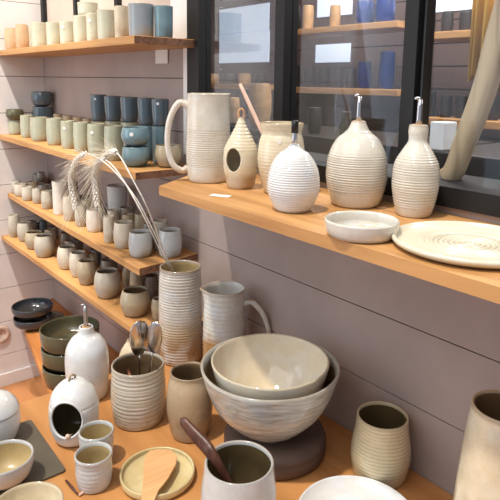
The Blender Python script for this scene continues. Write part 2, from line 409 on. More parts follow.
# room beyond the glass
bm = bmesh.new()
YB = 1.5
for k in range(24):
    z = FLOOR+k*.11
    box(bm, (-.6*S, YB*S, zm(z+.003)), (4.2*S, (YB+.03)*S, zm(z+.107)))
box(bm, (-.6*S, (YB+.02)*S, 0), (4.2*S, (YB+.04)*S, zm(1.1)))
tag(link('wall_beyond', bm, 'backwall', smooth=False), kind='structure')
bm = bmesh.new(); box(bm, (-.62*S, .05*S, 0), (-.6*S, YB*S, zm(1.1))); tag(link('wall_beyond_left', bm, 'backwall', smooth=False), kind='structure')
bm = bmesh.new(); box(bm, (4.18*S, .05*S, 0), (4.2*S, YB*S, zm(1.1))); tag(link('wall_beyond_right', bm, 'backwall', smooth=False), kind='structure')
bm = bmesh.new(); box(bm, (-.6*S, .05*S, zm(1.08)), (4.2*S, YB*S, zm(1.1))); tag(link('ceiling', bm, 'backwall', smooth=False), kind='structure')
# ================================================================ SHELVES
def shelf(label, x1, yf, zt, th=.024, x0=0, mat='wood', x1b=None, yfl=None, group='wall shelves'):
    xr = x1b if x1b is not None else x1
    bm = bmesh.new()
    pts = [(x0*S+.001, -.001), (x0*S+.001, (yfl or yf)*S)]
    n = 30
    for i in range(1, n):                               # slightly wavy hand-cut front edge
        f = i/n; yy = (yfl or yf)*(1-f)+yf*f
        pts.append(((x0+(x1-x0)*f)*S, yy*S+.0018*noise.noise(Vector((f*14, zt*9, 0)))))
    pts += [(x1*S, yf*S), (xr*S, -.001)]
    prism(bm, pts, zm(zt-th), zm(zt))
    bmesh.ops.recalc_face_normals(bm, faces=bm.faces)
    for f in bm.faces:
        if f.normal.x > .8: f.material_index = 1
    bmesh.ops.bevel(bm, geom=[e for e in bm.edges if abs(e.verts[0].co.z-e.verts[1].co.z) < 1e-6 and e.calc_face_angle(0) > .5], offset=.0015, segments=1, affect='EDGES')
    o = link('wall_shelf', bm, [mat, 'wood_end'], smooth=False)
    return tag(o, label, 'shelf')
Z1, Z2, Z3, Z4, Z5, ZR, ZT = .128, -.268, -.558, -.768, -1.15, -.252, -.84
shelf('top oak wall shelf carrying pale green, tan and blue tumblers', 1.40, -.215, Z1)
shelf('second oak wall shelf down, with sage green beakers and dark blue stacks', 1.405, -.222, Z2, x1b=1.40)
shelf('third oak wall shelf down, carrying small cream cups behind the dry wheat', 1.425, -.225, Z3, x1b=1.40, yfl=-.2)
shelf('fourth oak wall shelf down, with rounded sand coloured cups', 1.46, -.222, Z4, th=.022, x1b=1.46, yfl=-.24)
lb = shelf('low orange board in the left corner under the dark and olive bowls', 1.44, -.43, Z5, th=.03, mat='lowboard', yfl=-.19)
# right display shelf, square-cut left end sloping to the wall
bm = bmesh.new()
pL = on(159, 186, 2, ZR)[0]
yR = pL.y
pts = [(1.506*S, -.001), (pL.x*S, yR*S)]
for i in range(1, 30): pts.append(((pL.x+(3.05-pL.x)*i/30)*S, yR*S+.0015*noise.noise(Vector((i*.5, 3, 0)))))
pts += [(3.05*S, yR*S), (3.05*S, -.001)]
prism(bm, pts, zm(ZR-.022), zm(ZR))
rs = link('wall_shelf', bm, ['wood'], smooth=False); tag(rs, 'long oak shelf under the black window carrying bottles, jug and plates', 'shelf')
print('right shelf front', yR, pL.x)
# table
bm = bmesh.new(); TX0 = 1.467
box(bm, (TX0*S, -1.15*S, zm(ZT-.035)), (3.2*S, -.002, zm(ZT))); bevel(bm, .003)
tb = empty('display_table', (2.3*S, -.5*S, 0)); tag(tb, 'orange stained wooden display table holding the large pots', 'table')
o = link('tabletop', bm, 'table', smooth=False); o.parent = tb; o.location = (-2.3*S, .5*S, 0)
for x, y in ((TX0+.1, -1.05), (TX0+.1, -.1), (3.1, -1.05), (3.1, -.1)):
    bm = bmesh.new(); box(bm, (-.035, -.035, 0), (.035, .035, zm(ZT-.035))); bevel(bm, .003)
    o = link('leg', bm, 'table', tb, smooth=False, loc=((x-2.3)*S, (y+.5)*S, 0))
# ================================================================ CUPS ON THE WALL SHELVES
ALL = []
def cup(x0, x1, yt, z, y, mat, prof=TUM, label='', group=None, name='cup', cat='cup', th=.0035, H=None, stick=False, zb=None, ring=0):
    w = (x1-x0)/2; xc = (x0+x1)/2
    top = yt; p, t = on(xc, yt, 1, y)
    for _ in range(3):
        e = (top-85)/FP; top = yt+w*.9*max(e, 0); p, t = on(xc, top, 1, y)
    R = w*t/FP; h = (p.z-z) if H is None else H
    # push out of earlier neighbours
    loc = Vector((p.x*S, y*S, zm(z)+.0004))
    R *= S; h *= S
    for (l2, R2, z2, h2) in ALL:
        if abs(z2-loc.z) < .03 or (z2 < loc.z+h-.002 and loc.z < z2+h2-.002):
            d = (loc-l2); d.z = 0
            if 0 < d.length < R+R2+.001 and R+R2 > 0:
                R = max(R*.8, min(R, d.length-R2-.001))
                if d.length < R+R2+.001:
                    loc += d.normalized()*(R+R2+.001-d.length)
    loc.y = min(loc.y, -R-.002); loc.x = max(loc.x, R+.002)
    o = pot(name, R, h, prof, mat, loc, th=th, seg=32, ring=ring)
    if stick: sticker(o, R, h, .75, -.9)
    ALL.append((loc, R, loc.z, h)); tag(o, label, cat, group)
    return o, loc, R, h
# ---- top shelf
T1 = [(4,17,29,'tan','tan beaker'),(16,27,25,'tan','tan and pale green beaker'),(32,45,23,'palegreen','pale green beaker'),(47,59,23,'palegreen','pale green beaker with a pink flush'),
      (60.5,73,22,'palegreen','pale green beaker'),(74,87,16.5,'palegreen','shiny pale green beaker'),(87,98,14,'palegreen','pale straw green beaker'),(98,115,11,'palegreen','wide pale green beaker'),(115,128,7,'beige','straw beige beaker'),
      (129,153,5,'bluegrey','broad grey blue beaker'),(154,173,7,'teal','teal blue beaker')]
for i, (a, b, t, mt, nm) in enumerate(T1):
    y = -.15 if i < 10 else -.1
    a -= 1; b += 1
    cup(a, b, t, Z1, y, mt, STRAIGHT if i > 1 else TUM, '%s, %s from the left on the top shelf' % (nm, ORD[i]), 'beakers on the top shelf', 'beaker', 'beaker', stick=i in (4, 6))
for i, (a, b, t) in enumerate(((24,36,25),(50,60,22),(78,98,15))):
    cup(a, b, t+1, Z1, -.07, 'palegreen', STRAIGHT, 'pale beaker in the back row of the top shelf, %s from the left' % ORD[i], 'beakers on the top shelf', 'beaker', 'beaker')
l, R, z, h = ALL[-1]
o = pot('beaker', R, .05, STRAIGHT, 'palegreen', l+Vector((0, 0, h+.002)), th=.003); tag(o, 'pale green beaker stacked on another at the back of the top shelf', 'beaker', 'beakers on the top shelf')
# ---- second shelf
T2 = [(8.5,21,120,'sage'),(20,33,115),(30,48,117),(46,63,118),(60.5,76,120.5),(73,89,122),(87,106,123.5),(104,123,125.5)]
for i, q in enumerate(T2):
    o, l, R, h = cup(q[0], q[1], q[2], Z2, -.158, 'sage', [(.84,0),(.93,.1),(.99,.4),(.97,.75),(.93,1)], 'sage green beaker, %s from the left in the front row of the second shelf' % ORD[i], 'sage beakers on the second shelf', 'beaker', 'beaker', stick=i in (4, 6))
    if i == 0:
        o2 = pot('bowl', R*1.35, .055, ROUNDCUP, 'olive', l+Vector((.006, 0, h+.002)), th=.004); tag(o2, 'small olive bowl stacked on the leftmost sage beaker of the second shelf', 'bowl')
# stacked blue bowls at the right end
o, l, R, h = cup(122, 149.5, 145.5, Z2, -.163, 'teal', ROUNDCUP, 'round teal bowl under a matching bowl at the right end of the second shelf', 'stacked teal bowls', 'bowl', 'bowl')
o2 = pot('bowl', R*1.02, h*.93, ROUNDCUP, 'teal', l+Vector((0, 0, h+.003)), th=.004); tag(o2, 'round teal bowl with a straw rim stacked on top at the second shelf end', 'bowl', 'stacked teal bowls')
sticker(o2, R*1.02, h*.93, .7, -.75, .007)
cup(155, 182, 144, Z2, -.085, 'mug3', ROUNDCUP, 'tan and grey round cup behind the big jug handle on the second shelf', None, 'cup', 'cup')
# back row of the second shelf: stacked dark blue tumblers
bk = [(91,107,121),(105,122,121),(121,139,122),(138,155,125),(152,169,126)]
tops = [94, 95.5, 96.5, 97.5, 98.5]
for i, (a, b, t) in enumerate(bk):
    o, l, R, h = cup(a, b, t, Z2, -.06, 'sage' if i < 3 else 'teal', STRAIGHT, 'lower beaker under a dark blue tumbler, %s from the left, second shelf back' % ORD[i], 'lower beakers of the back stacks', 'beaker', 'beaker')
    zt = on((a+b)/2, tops[i]+1, 1, l.y/S)[0].z
    H2 = zm(zt)-(l.z+h+.003)
    o2 = pot('tumbler', R, H2, [(.76,0),(.86,.1),(.95,.45),(1,.8),(1,1)], 'blue', l+Vector((0, 0, h+.003)), th=.0035)
    tag(o2, 'dark slate blue tumbler, %s from the left of the upper stacked tumblers' % ORD[i], 'tumbler', 'stacked blue tumblers')
    if i in (0, 4): sticker(o2, R, H2, .85, -.8, .005)
# left corner blue stack
o, l, R, h = cup(32, 52, 106.5, Z2, -.055, 'blue', ROUNDCUP, 'lower dark blue bowl of the stack in the wall corner', 'dark blue corner bowls', 'bowl', 'bowl')
o2 = pot('bowl', R, .075, ROUNDCUP, 'blue', l+Vector((0, 0, h+.003)), th=.004); tag(o2, 'upper dark blue bowl of the stack in the wall corner', 'bowl', 'dark blue corner bowls')
for i, (a, b) in enumerate(((53,62),(63,72),(73,82),(83,92))):
    cup(a, b, 114+i*1.5, Z2, -.07, 'clayjar', TUM, 'brown rimmed beaker behind the sage row of the second shelf, %s from the left' % ORD[i], 'brown rimmed beakers', 'beaker', 'beaker')
# ---- third shelf
T3 = [(9,18,179,'mug2'),(14,27,183,'mug'),(21.5,33,186,'mug'),(32,43,187.5,'mug2'),(41,53,190,'mug2'),(52,67,180,'cream'),(62.5,75,195,'mug'),(74.5,87,204,'mug2'),(86,103,208,'cream'),(103,115,215,'mug'),(113.5,134,220,'mug'),(128.5,152,229,'mugblue')]
ys = [-.165,-.168,-.176,-.158,-.162,-.154,-.167,-.163,-.152,-.175,-.16,-.16]
for i, (a, b, t, mt) in enumerate(T3):
    cup(a, b, t, Z3, ys[i], mt, TUM if i != 5 else STRAIGHT, '%scream glazed cup, %s from the left in the front row of the third shelf' % ('tall ' if i == 5 else '', ORD[i]), 'cream cups on the third shelf')
cup(158, 182, 227, Z3, -.085, 'mugblue', TUM, 'pale blue white cup at the right end of the third shelf, behind the wheat stems', None)
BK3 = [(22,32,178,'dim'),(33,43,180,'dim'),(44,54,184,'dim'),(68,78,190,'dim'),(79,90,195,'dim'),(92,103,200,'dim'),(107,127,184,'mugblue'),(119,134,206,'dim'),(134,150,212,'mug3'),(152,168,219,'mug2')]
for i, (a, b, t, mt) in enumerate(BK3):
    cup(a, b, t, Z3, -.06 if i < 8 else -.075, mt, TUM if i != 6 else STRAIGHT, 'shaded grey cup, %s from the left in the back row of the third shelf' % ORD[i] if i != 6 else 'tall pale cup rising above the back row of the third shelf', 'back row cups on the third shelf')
for i, k in enumerate((0, 1, 3)):
    l, R, z, h = ALL[-10+k]
    tag(pot('cup', R, .05, TUM, 'dim', l+Vector((0, 0, h+.003)), th=.003), 'grey cup stacked on a back row cup of the third shelf, %s from the left' % ORD[i], 'cup', 'stacked grey cups')
MID3 = [(27,38,181),(38,49,184),(69,80,192),(81,92,199),(96,108,205),(107,119,209),(121,136,213),(143,158,222)]
for i, (a, b, t) in enumerate(MID3):
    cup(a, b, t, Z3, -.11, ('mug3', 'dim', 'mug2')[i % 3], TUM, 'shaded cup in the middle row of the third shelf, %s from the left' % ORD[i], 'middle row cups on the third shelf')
# ---- fourth shelf
T4 = [(8,19,214,-.195,'mug2'),(17,32,221,-.175,'mug2'),(25,43,230,-.18,'mug3'),(34,54,233,-.185,'mug2'),(57,77,244,-.165,'mug'),(69,87,250,-.168,'mug'),(77,96,258,-.176,'mug3'),(94,120,267,-.17,'mug2'),(120,150,285,-.165,'mug3')]
for i, (a, b, t, y, mt) in enumerate(T4):
    cup(a, b, t, Z4, y, mt, BARREL, 'rounded sand coloured cup, %s from the left in the front row of the fourth shelf' % ORD[i], 'rounded cups on the fourth shelf', th=.004)
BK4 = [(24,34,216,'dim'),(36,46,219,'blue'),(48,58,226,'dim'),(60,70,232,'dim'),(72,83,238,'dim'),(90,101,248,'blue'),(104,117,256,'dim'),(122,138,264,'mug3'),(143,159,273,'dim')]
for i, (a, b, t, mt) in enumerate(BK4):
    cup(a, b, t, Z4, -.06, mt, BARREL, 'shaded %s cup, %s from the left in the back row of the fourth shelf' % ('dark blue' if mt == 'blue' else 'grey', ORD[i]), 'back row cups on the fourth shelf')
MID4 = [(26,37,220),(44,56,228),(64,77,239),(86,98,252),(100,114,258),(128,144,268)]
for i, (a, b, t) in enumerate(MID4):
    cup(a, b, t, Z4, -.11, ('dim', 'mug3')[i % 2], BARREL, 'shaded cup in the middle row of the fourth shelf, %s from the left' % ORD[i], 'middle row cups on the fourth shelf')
cup(151, 166, 296, Z4, -.125, 'mug3', BARREL, 'sand cup half hidden behind the tall ribbed vase on the fourth shelf', None)
# ---- low board: dark and olive bowls
def on_z(px, py, z): return M(on(px, py, 2, z)[0])
def bowlstack(x0, x1, ytop, yb, n, mats, labels, group, z=Z5, hh=.055, prof=None, y=None):
    prof = prof or [(.45,0),(.7,.08),(.93,.4),(1,.75),(1,1)]
    loc, R, H = fit_plane(x0, x1, ytop, yb, z, rb=.5, rt=1, y=y)
    hh = H/n-.004; print('stack', loc, R, H)
    for i in range(n):
        o = pot('bowl', R*(1 if i == n-1 else .97), hh, prof, mats[i % len(mats)], loc+Vector(((-1)**i*.003, 0, i*(hh+.004)+.0004)), th=.006, seg=48)
        tag(o, labels[i], 'bowl', group)
    return loc, R, hh
bowlstack(13, 52, 297, 329, 2, ['navy', 'navy'], ['lower dark bowl of the stack by the left wall on the low board', 'upper dark blue bowl of the stack by the left wall on the low board'], 'dark bowls on the low board')
bowlstack(31, 66, 311, 337, 2, ['olive'], ['lower olive bowl at the back of the low board', 'upper olive bowl at the back of the low board, behind the front stack'], 'olive bowls on the low board', y=-.105)
bowlstack(41, 98, 314, 368, 3, ['olive'], ['lowest olive green bowl of the stack left of the white bottle', 'middle olive green bowl of the stack left of the white bottle', 'topmost olive green bowl of the stack left of the white bottle'], 'stacked olive bowls', y=-.24, prof=[(.82,0),(.94,.12),(1,.6),(1,1)])
# ================================================================ RIGHT SHELF
def root(name, loc, label, cat, group=None): return tag(empty(name, loc), label, cat, group)
def dir_img(p, left_deg):
    """angle (about z) facing the camera, turned to the photograph's left by left_deg"""
    d = M(CAM)-p; return math.atan2(d.y, d.x)-math.radians(left_deg)
# big jug
loc, R, H = fit_plane(186, 231, 94, 184, ZR, rb=.9, rt=1)
t = root('jug', loc, 'tall cream ribbed jug with long loop handle at left end of the right shelf', 'jug')
bm = bmesh.new(); lathe(bm, vessel_prof([(.84,0),(.94,.05),(1.0,.3),(.99,.5),(.95,.8),(.945,.95),(.96,1)], R, H, .006, 6, .0011, 40, z0=.2, z1=.62), 64, .008, 1, spout=(dir_img(loc, -110), .005, H*.85, H))
link('body', bm, 'cream_ring', t)
a = dir_img(loc, 88); c = Vector((math.cos(a), math.sin(a), 0)); zz = Vector((0, 0, 1))
def hp(r, z): return c*r+zz*z
bm = bmesh.new()
P = smooth_pts([hp(R*.86, H*.86), hp(R*1.3, H*.9), hp(R*1.72, H*.7), hp(R*1.82, H*.42), hp(R*1.6, H*.2), hp(R*1.2, H*.12), hp(R*.92, H*.15)], 6)
tube(bm, P, [.011-.003*math.sin(math.pi*i/(len(P)-1)) for i in range(len(P))], 12); link('handle', bm, 'cream', t)
# cut an opening through one side of a shell
def cut(o, centre, direction, rx, rz, length=.2, seg=32):
    bm = bmesh.new(); d = Vector(direction).normalized(); s = d.cross(Vector((0, 0, 1))).normalized(); u = s.cross(d)
    A = []; B = []
    for k in range(seg):
        q = s*math.cos(2*math.pi*k/seg)*rx+u*math.sin(2*math.pi*k/seg)*rz
        A.append(bm.verts.new(Vector(centre)+q)); B.append(bm.verts.new(Vector(centre)+q+d*length))
    bm.faces.new(A[::-1]); bm.faces.new(B)
    for k in range(seg): bm.faces.new((A[k], A[(k+1) % seg], B[(k+1) % seg], B[k]))
    bmesh.ops.recalc_face_normals(bm, faces=bm.faces)
    me = bpy.data.meshes.new('cutter'); bm.to_mesh(me); bm.free()
    co = bpy.data.objects.new('cutter', me); C.objects.link(co); co.matrix_world = Matrix.Translation(o.location if not o.parent else o.parent.location+o.location)
    md = o.modifiers.new('cut', 'BOOLEAN'); md.object = co; md.operation = 'DIFFERENCE'; md.solver = 'EXACT'
    bpy.context.view_layer.update()
    dg = bpy.context.evaluated_depsgraph_get(); me2 = bpy.data.meshes.new_from_object(o.evaluated_get(dg))
    o.modifiers.clear(); o.data = me2
    bpy.data.objects.remove(co)
def cone_dir(p, left): 
    a = dir_img(p, left); return Vector((math.cos(a), math.sin(a), 0))
# hanging bird feeder
loc, R, H = fit_plane(223.5, 259, 118, 190, ZR, rb=.75, rt=.1)
t = root('bird_feeder', loc, 'pointed cream ceramic bird feeder with oval hole and cord loop beside the jug', 'bird feeder')
bm = bmesh.new(); lathe(bm, vessel_prof([(.68,0),(.82,.06),(.97,.26),(1.0,.42),(.93,.58),(.62,.74),(.3,.9),(.16,1)], R, H, .005, 6, .0018, 22, z0=.55, z1=.97), 64, .006, 3)
bd = link('body', bm, 'birdhouse', t)
dr = cone_dir(loc, 27); cut(bd, (0, 0, H*.42), dr+Vector((0,0,.02)), R*.45, H*.165)
bm = bmesh.new(); zt = H
P = [Vector((0, 0, zt-.004))+cone_dir(loc, 90)*(.0075*math.sin(a)*1.0)+zz*(.014-.014*math.cos(a)) for a in [math.pi*2*k/20 for k in range(21)]]
tube(bm, P, .0028, 8, cap=False); link('cord_loop', bm, 'rope', t)
# wide jar with a pale spatula
loc, R, H = fit_plane(258, 306, 122, 196, ZR, rb=.7, rt=.85)
t = root('jar', loc, 'beige open jar with flared rim behind the small white bottle', 'jar')
bm = bmesh.new(); lathe(bm, vessel_prof([(.62,0),(.76,.06),(.96,.36),(1.0,.55),(.92,.76),(.84,.86),(.9,.96),(.92,1)], R, H, .005, 6, .0006, 20), 56, .01, 5); link('body', bm, 'beige', t)
sticker(t, R*.93, H, .76, dir_img(loc, 5), .004)
jl = loc
pa = M(on(266, 132, 1, loc.y/S-.0)[0]); pb = M(on(240, 84, 1, loc.y/S-.03)[0])
pb2 = pa+(pa-pb)*.9; pb2 = Vector((jl.x+.01, jl.y+.01, jl.z+.02))
pa = pb+(pb2-pb)*.0
bm = bmesh.new(); P = [pb2.lerp(pb, f) for f in [i/8 for i in range(9)]]
o0 = P[0]; tube(bm, [p-o0 for p in P], [.004, .004, .004, .0045, .0052, .006, .0062, .006, .0045], 10, flat=.5)
tag(link('spatula', bm, 'pinkwood', loc=o0), 'long pale pinkish wooden spatula sticking up out of the beige jar', 'spatula')
# pourers
def pourer(parent, z, h, mat='steel', lean=None, capm=None, r=.006, tip='slant'):
    bm = bmesh.new(); lathe(bm, [(0, z-.012), (.009, z-.012), (.0115, z+.002), (.0115, z+.005), (0, z+.006)], 24); link('stopper', bm, 'cork' if capm is None else 'blackplastic', parent)
    bm = bmesh.new(); tube(bm, [(0,0,z+.003), (0,0,z+h*.3), (0,0,z+h*.7), (0,0,z+h)], [r*1.15, r, r*.95, r*.9], 14)
    if tip == 'slant':
        d = cone_dir(parent.location, 90)
        tube(bm, [Vector((0,0,z+h-.002)), Vector((0,0,z+h+.003))+d*.006, Vector((0,0,z+h+.002))+d*.012], [r*.8, r*.6, r*.5], 10)
    po = link('pourer', bm, mat, parent)
    if capm:
        bm = bmesh.new(); lathe(bm, [(0, z+h*.55), (r*1.35, z+h*.55), (r*1.35, z+h), (r*.9, z+h+.002), (0, z+h+.002)], 16); link('cap', bm, capm, po)
# small white bottle, ribbed
loc, R, H = fit_plane(268, 321, 145, 214, ZR, rb=.62, rt=.15)
t = root('oil_bottle', loc, 'round white ribbed oil bottle with black tipped pourer, smallest of the three bottles', 'bottle')
bm = bmesh.new(); lathe(bm, vessel_prof([(.58,0),(.72,.04),(.96,.26),(1.0,.42),(.9,.66),(.62,.86),(.3,.95),(.2,1)], R, H, .005, 6, .0014, 28, z0=.04, z1=.82), 64, .005, 7); link('body', bm, 'white', t)
pourer(t, H-.004, zm(on(290, 119, 1, loc.y/S)[0].z)-loc.z-H, 'steel', capm='blackplastic', tip='')
# big bottle
loc, R, H = fit_plane(328, 389.5, 121.5, 210, ZR, rb=.72, rt=.15, ymax=-.075)
t = root('oil_bottle', loc, 'large egg shaped cream ribbed oil bottle with steel pourer, between two other bottles', 'bottle')
bm = bmesh.new(); lathe(bm, vessel_prof([(.7,0),(.82,.05),(.97,.26),(1.0,.42),(.93,.62),(.7,.79),(.45,.87),(.42,.885),(.34,.91),(.23,1)], R, H, .005, 6, .0015, 36, z0=.2, z1=.62), 64, .005, 8); link('body', bm, 'cream_ring', t)
pourer(t, H-.003, zm(on(355, 95, 1, loc.y/S)[0].z)-loc.z-H)
# right bottle
loc, R, H = fit_plane(395.5, 442, 125, 220, ZR, rb=.72, rt=.35, ymax=-.052)
t = root('oil_bottle', loc, 'slim necked cream ribbed oil bottle with steel pourer next to the flat plate', 'bottle')
bm = bmesh.new(); lathe(bm, vessel_prof([(.68,0),(.8,.05),(.98,.28),(1.0,.42),(.94,.58),(.66,.72),(.42,.82),(.4,.88),(.42,.93),(.4,1)], R, H, .005, 6, .0014, 36, z0=.1, z1=.7), 64, .005, 9); link('body', bm, 'cream_ring', t)
pourer(t, H-.003, zm(on(418, 98, 1, loc.y/S)[0].z)-loc.z-H)
# low dish
def dish(name, x0, x1, yc, z, H, prof, mat, label, cat, th=.005, spiral=0, rings=None, seg=72, onz=None):
    xc = (x0+x1)/2; p, tt = on(xc, yc, 2, z+H); R = (x1-x0)/2*tt/FP*S
    loc = Vector((p.x*S, p.y*S, zm(z)+.0004))
    bm = bmesh.new(); P = vessel_prof(prof, R, H*S, th, 5)
    if rings:
        fl = [q for q in P if q[1] <= th*1.3 and P.index(q) > len(P)//2]
        base = P[:-3]; r0 = base[-1][0]; k = 40
        P = base+[(r0*(1-i/k), th+(.0018*math.sin(r0*(1-i/k)/R*rings) if r0*(1-i/k) < R*.6 else 0)) for i in range(1, k)]+[(0, th)]
    lathe(bm, P, seg, .004, 2)
    o = link(name, bm, mat, loc=loc); tag(o, label, cat); return o, loc, R
DP = [(.8,0),(.9,.1),(.97,.5),(1,1)]
dish('dish', 324.5, 399, 220, ZR, .027, DP, 'dish', 'shallow round cream dish with upright rim at the shelf front below the bottles', 'dish', rings=95)
o, loc, R = dish('plate', 393, 547, 241, ZR, .012, [(.84,0),(.93,.3),(.99,.7),(1,1)], 'plate', 'large flat cream plate with a spiral centre on the right end of the shelf', 'plate', th=.008, rings=110)
print('plate', loc, R)
# price card lying on the shelf
p = on_z(220.5, 196, ZR); bm = bmesh.new(); box(bm, (-.026, -.012, 0), (.026, .012, .0008))
cardr = empty('price_card', p+Vector((0, 0, .0006))); cardr.rotation_euler = (0, 0, math.radians(28)); tag(cardr, 'small white price card lying on the shelf in front of the bird feeder', 'price card')
link('card', bm, 'paper', cardr, smooth=False)
bm = bmesh.new()
for k in range(7): box(bm, (-.012+k*.0035, -.002, .0009), (-.0098+k*.0035, .002, .0011))
link('printed_line', bm, 'ink', cardr, smooth=False)
# card hanging under the top shelf
p = M(on(161.5, 56.5, 1, -.004)[0]); bm = bmesh.new(); box(bm, (-.045, -.001, -.026), (.045, .001, .026))
cr = tag(link('price_card', bm, 'paper', loc=p, smooth=False), 'white card fixed to the plank wall just under the top shelf', 'price card')
# ================================================================ TABLE
def tfit(x0, x1, yt, yb, **k): 
    l, R, H = fit_plane(x0, x1, yt, yb, ZT, **k); l.z += .0004; return l, R, H
# white oil bottle
loc, R, H = tfit(64.5, 107.5, 325, 402, rb=.85, rt=.2)
t = root('oil_bottle', loc, 'white glazed oil bottle with steel pourer standing on the table behind the salt pig', 'bottle')
bm = bmesh.new(); lathe(bm, vessel_prof([(.78,0),(.9,.04),(.98,.3),(1.0,.52),(.93,.7),(.7,.83),(.44,.895),(.4,.91),(.36,.93),(.32,1)], R, H, .005, 6), 64, .008, 4); link('body', bm, 'white', t)
pourer(t, H-.003, zm(on(82, 302, 1, loc.y/S)[0].z)-loc.z-H, 'chrome', tip='slant')
# salt pig
loc, R, H = tfit(48.5, 97.5, 378, 444, rb=.62, rt=.1)
t = root('salt_pig', loc, 'white domed salt pig with round side opening in front of the white bottle', 'salt pig')
SP = [(.62,0),(.8,.05),(.97,.26),(1.0,.5),(.985,.6),(.95,.64),(.94,.68),(.8,.82),(.48,.95),(.14,1)]
vessel_prof(SP, R, H, .005, 6)
bm = bmesh.new(); lathe(bm, vessel_prof(SP, R, H, .005, 6), 72, .008, 6, split=INNER)
bd = link('body', bm, ['white', 'in_olive'], t)
dr = cone_dir(loc, 22); cut(bd, (0, 0, H*.43), dr+Vector((0,0,.22)), R*.62, H*.27)
bm = bmesh.new()
for k in range(1):
    c_ = dr+Vector((0,0,.22)); c_.normalize(); s = c_.cross(zz).normalized(); u = s.cross(c_)
    # raised lip of the opening follows the wall
    pts = []
    for a in [2*math.pi*i/40 for i in range(41)]:
        q = s*math.cos(a)*R*.64+u*math.sin(a)*H*.285
        base = Vector((0, 0, H*.43))+q
        lo, hi = 0., R*1.4
        for _ in range(26):
            mid = (lo+hi)/2; pnt = base+c_*mid; f = pnt.z/H
            pr = catmull(SP, 6)
            rr = .05
            for (r1, z1), (r2, z2) in zip(pr, pr[1:]):
                if z1 <= f <= z2: rr = r1+(r2-r1)*(f-z1)/max(1e-6, z2-z1)
            if math.hypot(pnt.x, pnt.y) < rr*R: lo = mid
            else: hi = mid
        pts.append(base+c_*(lo-.001))
    tube(bm, pts, .0028, 8, cap=False)
link('opening_lip', bm, 'white', t)
bm = bmesh.new(); d9 = cone_dir(loc, 60)
tube(bm, smooth_pts([Vector((0,0,H-.006))-d9*.004, Vector((0,0,H+.006))-d9*.006, Vector((0,0,H+.014))+d9*.003, Vector((0,0,H+.006))+d9*.010, Vector((0,0,H-.005))+d9*.012], 5), .0032, 8); link('knob_loop', bm, 'clayjar', t)
# little salt spoon inside
bm = bmesh.new()
pin = loc+Vector((0, 0, .012)); pend = M(on(67.5, 424.5, 2, ZT+H/S*.28)[0])
pend = loc+dr*(R*.99)+Vector((0,0,H*.27))+cone_dir(loc,-60)*.006
tube(bm, [Vector((0,0,0)), (pend-pin)*.5, (pend-pin)*.92], [.002,.0022,.0024], 8)
bmesh.ops.create_uvsphere(bm, u_segments=14, v_segments=10, radius=.0062, matrix=Matrix.Translation((pend-pin)*.97))
tag(link('salt_spoon', bm, 'socket', loc=pin), 'tiny spoon with a round pink bead end poking out of the salt pig', 'spoon')
# lidded jar on the left edge
loc, R, H = tfit(-28, 17.5, 392, 444, rb=.6, rt=.1)
t = root('lidded_jar', loc, 'white round lidded jar cut by the left edge behind the slate', 'jar')
bm = bmesh.new(); lathe(bm, vessel_prof([(.6,0),(.78,.07),(.97,.3),(1,.48),(.97,.6)], R, H, .005, 6), 56, .006, 2); link('body', bm, 'white', t)
bm = bmesh.new(); lathe(bm, [(0,H*.6),(R*.9,H*.61),(R*.985,H*.62),(R*.97,H*.66),(R*.86,H*.8),(R*.6,H*.93),(R*.3,H*.99),(0,H)], 56, .006, 2); link('lid', bm, 'white', t)
# slate
A = on_z(31, 421, ZT); B = on_z(66.5, 472, ZT); Cc = on_z(46, 483.5, ZT)
ab = (B-A); n = (Cc-B); n -= ab*(n.dot(ab)/ab.dot(ab)); n.normalize(); wd = .30
o0 = (A+B)/2+n*wd/2
r = .006
bm = bmesh.new(); cs = [A, B, B+n*wd, A+n*wd]; pts = []
for i in range(4):
    p0, p1, p2 = cs[i-1], cs[i], cs[(i+1) % 4]
    for f in (0, .5, 1):
        q = (p1+(p0-p1).normalized()*.008).lerp(p1+(p2-p1).normalized()*.008, f)
        if f == .5: q = q.lerp(p1, .35)
        pts.append(((q-o0).x, (q-o0).y))
prism(bm, pts, 0, .006); bmesh.ops.bevel(bm, geom=list(bm.edges), offset=.001, segments=1, affect='EDGES')
SL = link('slate_board', bm, 'slate', smooth=False, loc=Vector((o0.x, o0.y, zm(ZT)+.0003))); tag(SL, 'dark rectangular slate board lying under the white bowl at the left', 'slate board')
ZS = ZT+.0066/S
def rim_place(x0, x1, yc, z, H):
    p, t = on((x0+x1)/2, yc, 2, z+H/S); return Vector((p.x*S, p.y*S, zm(z)+.0005)), (x1-x0)/2*t/FP*S
# bowl on slate
H = .062; loc, R = rim_place(-24, 32, 457, ZS, H)
BOWL = [(.42,0),(.55,.05),(.84,.3),(.98,.68),(1,1)]
def simple(name, loc, R, H, prof, mat, label, cat, th=.005, ring=0, nr=10, seg=64, **k):
    k.setdefault('inside', {'white_blue': 'in_straw'}.get(mat[0]))
    o = pot(name, R, H, prof, mat, loc, th=th, seg=seg, n=6, ring=ring, nr=nr, **k); tag(o, label, cat); return o
simple('bowl', loc, R, H, BOWL, ['white_blue'], 'blue white bowl with straw inside standing on the slate at the left edge', 'bowl')
H = .07; loc, R = rim_place(-8, 62, 506, ZT, H); loc2 = loc
simple('bowl', loc, R, H, BOWL, ['beige'], 'cream bowl cut by the bottom left corner in front of the slate', 'bowl')
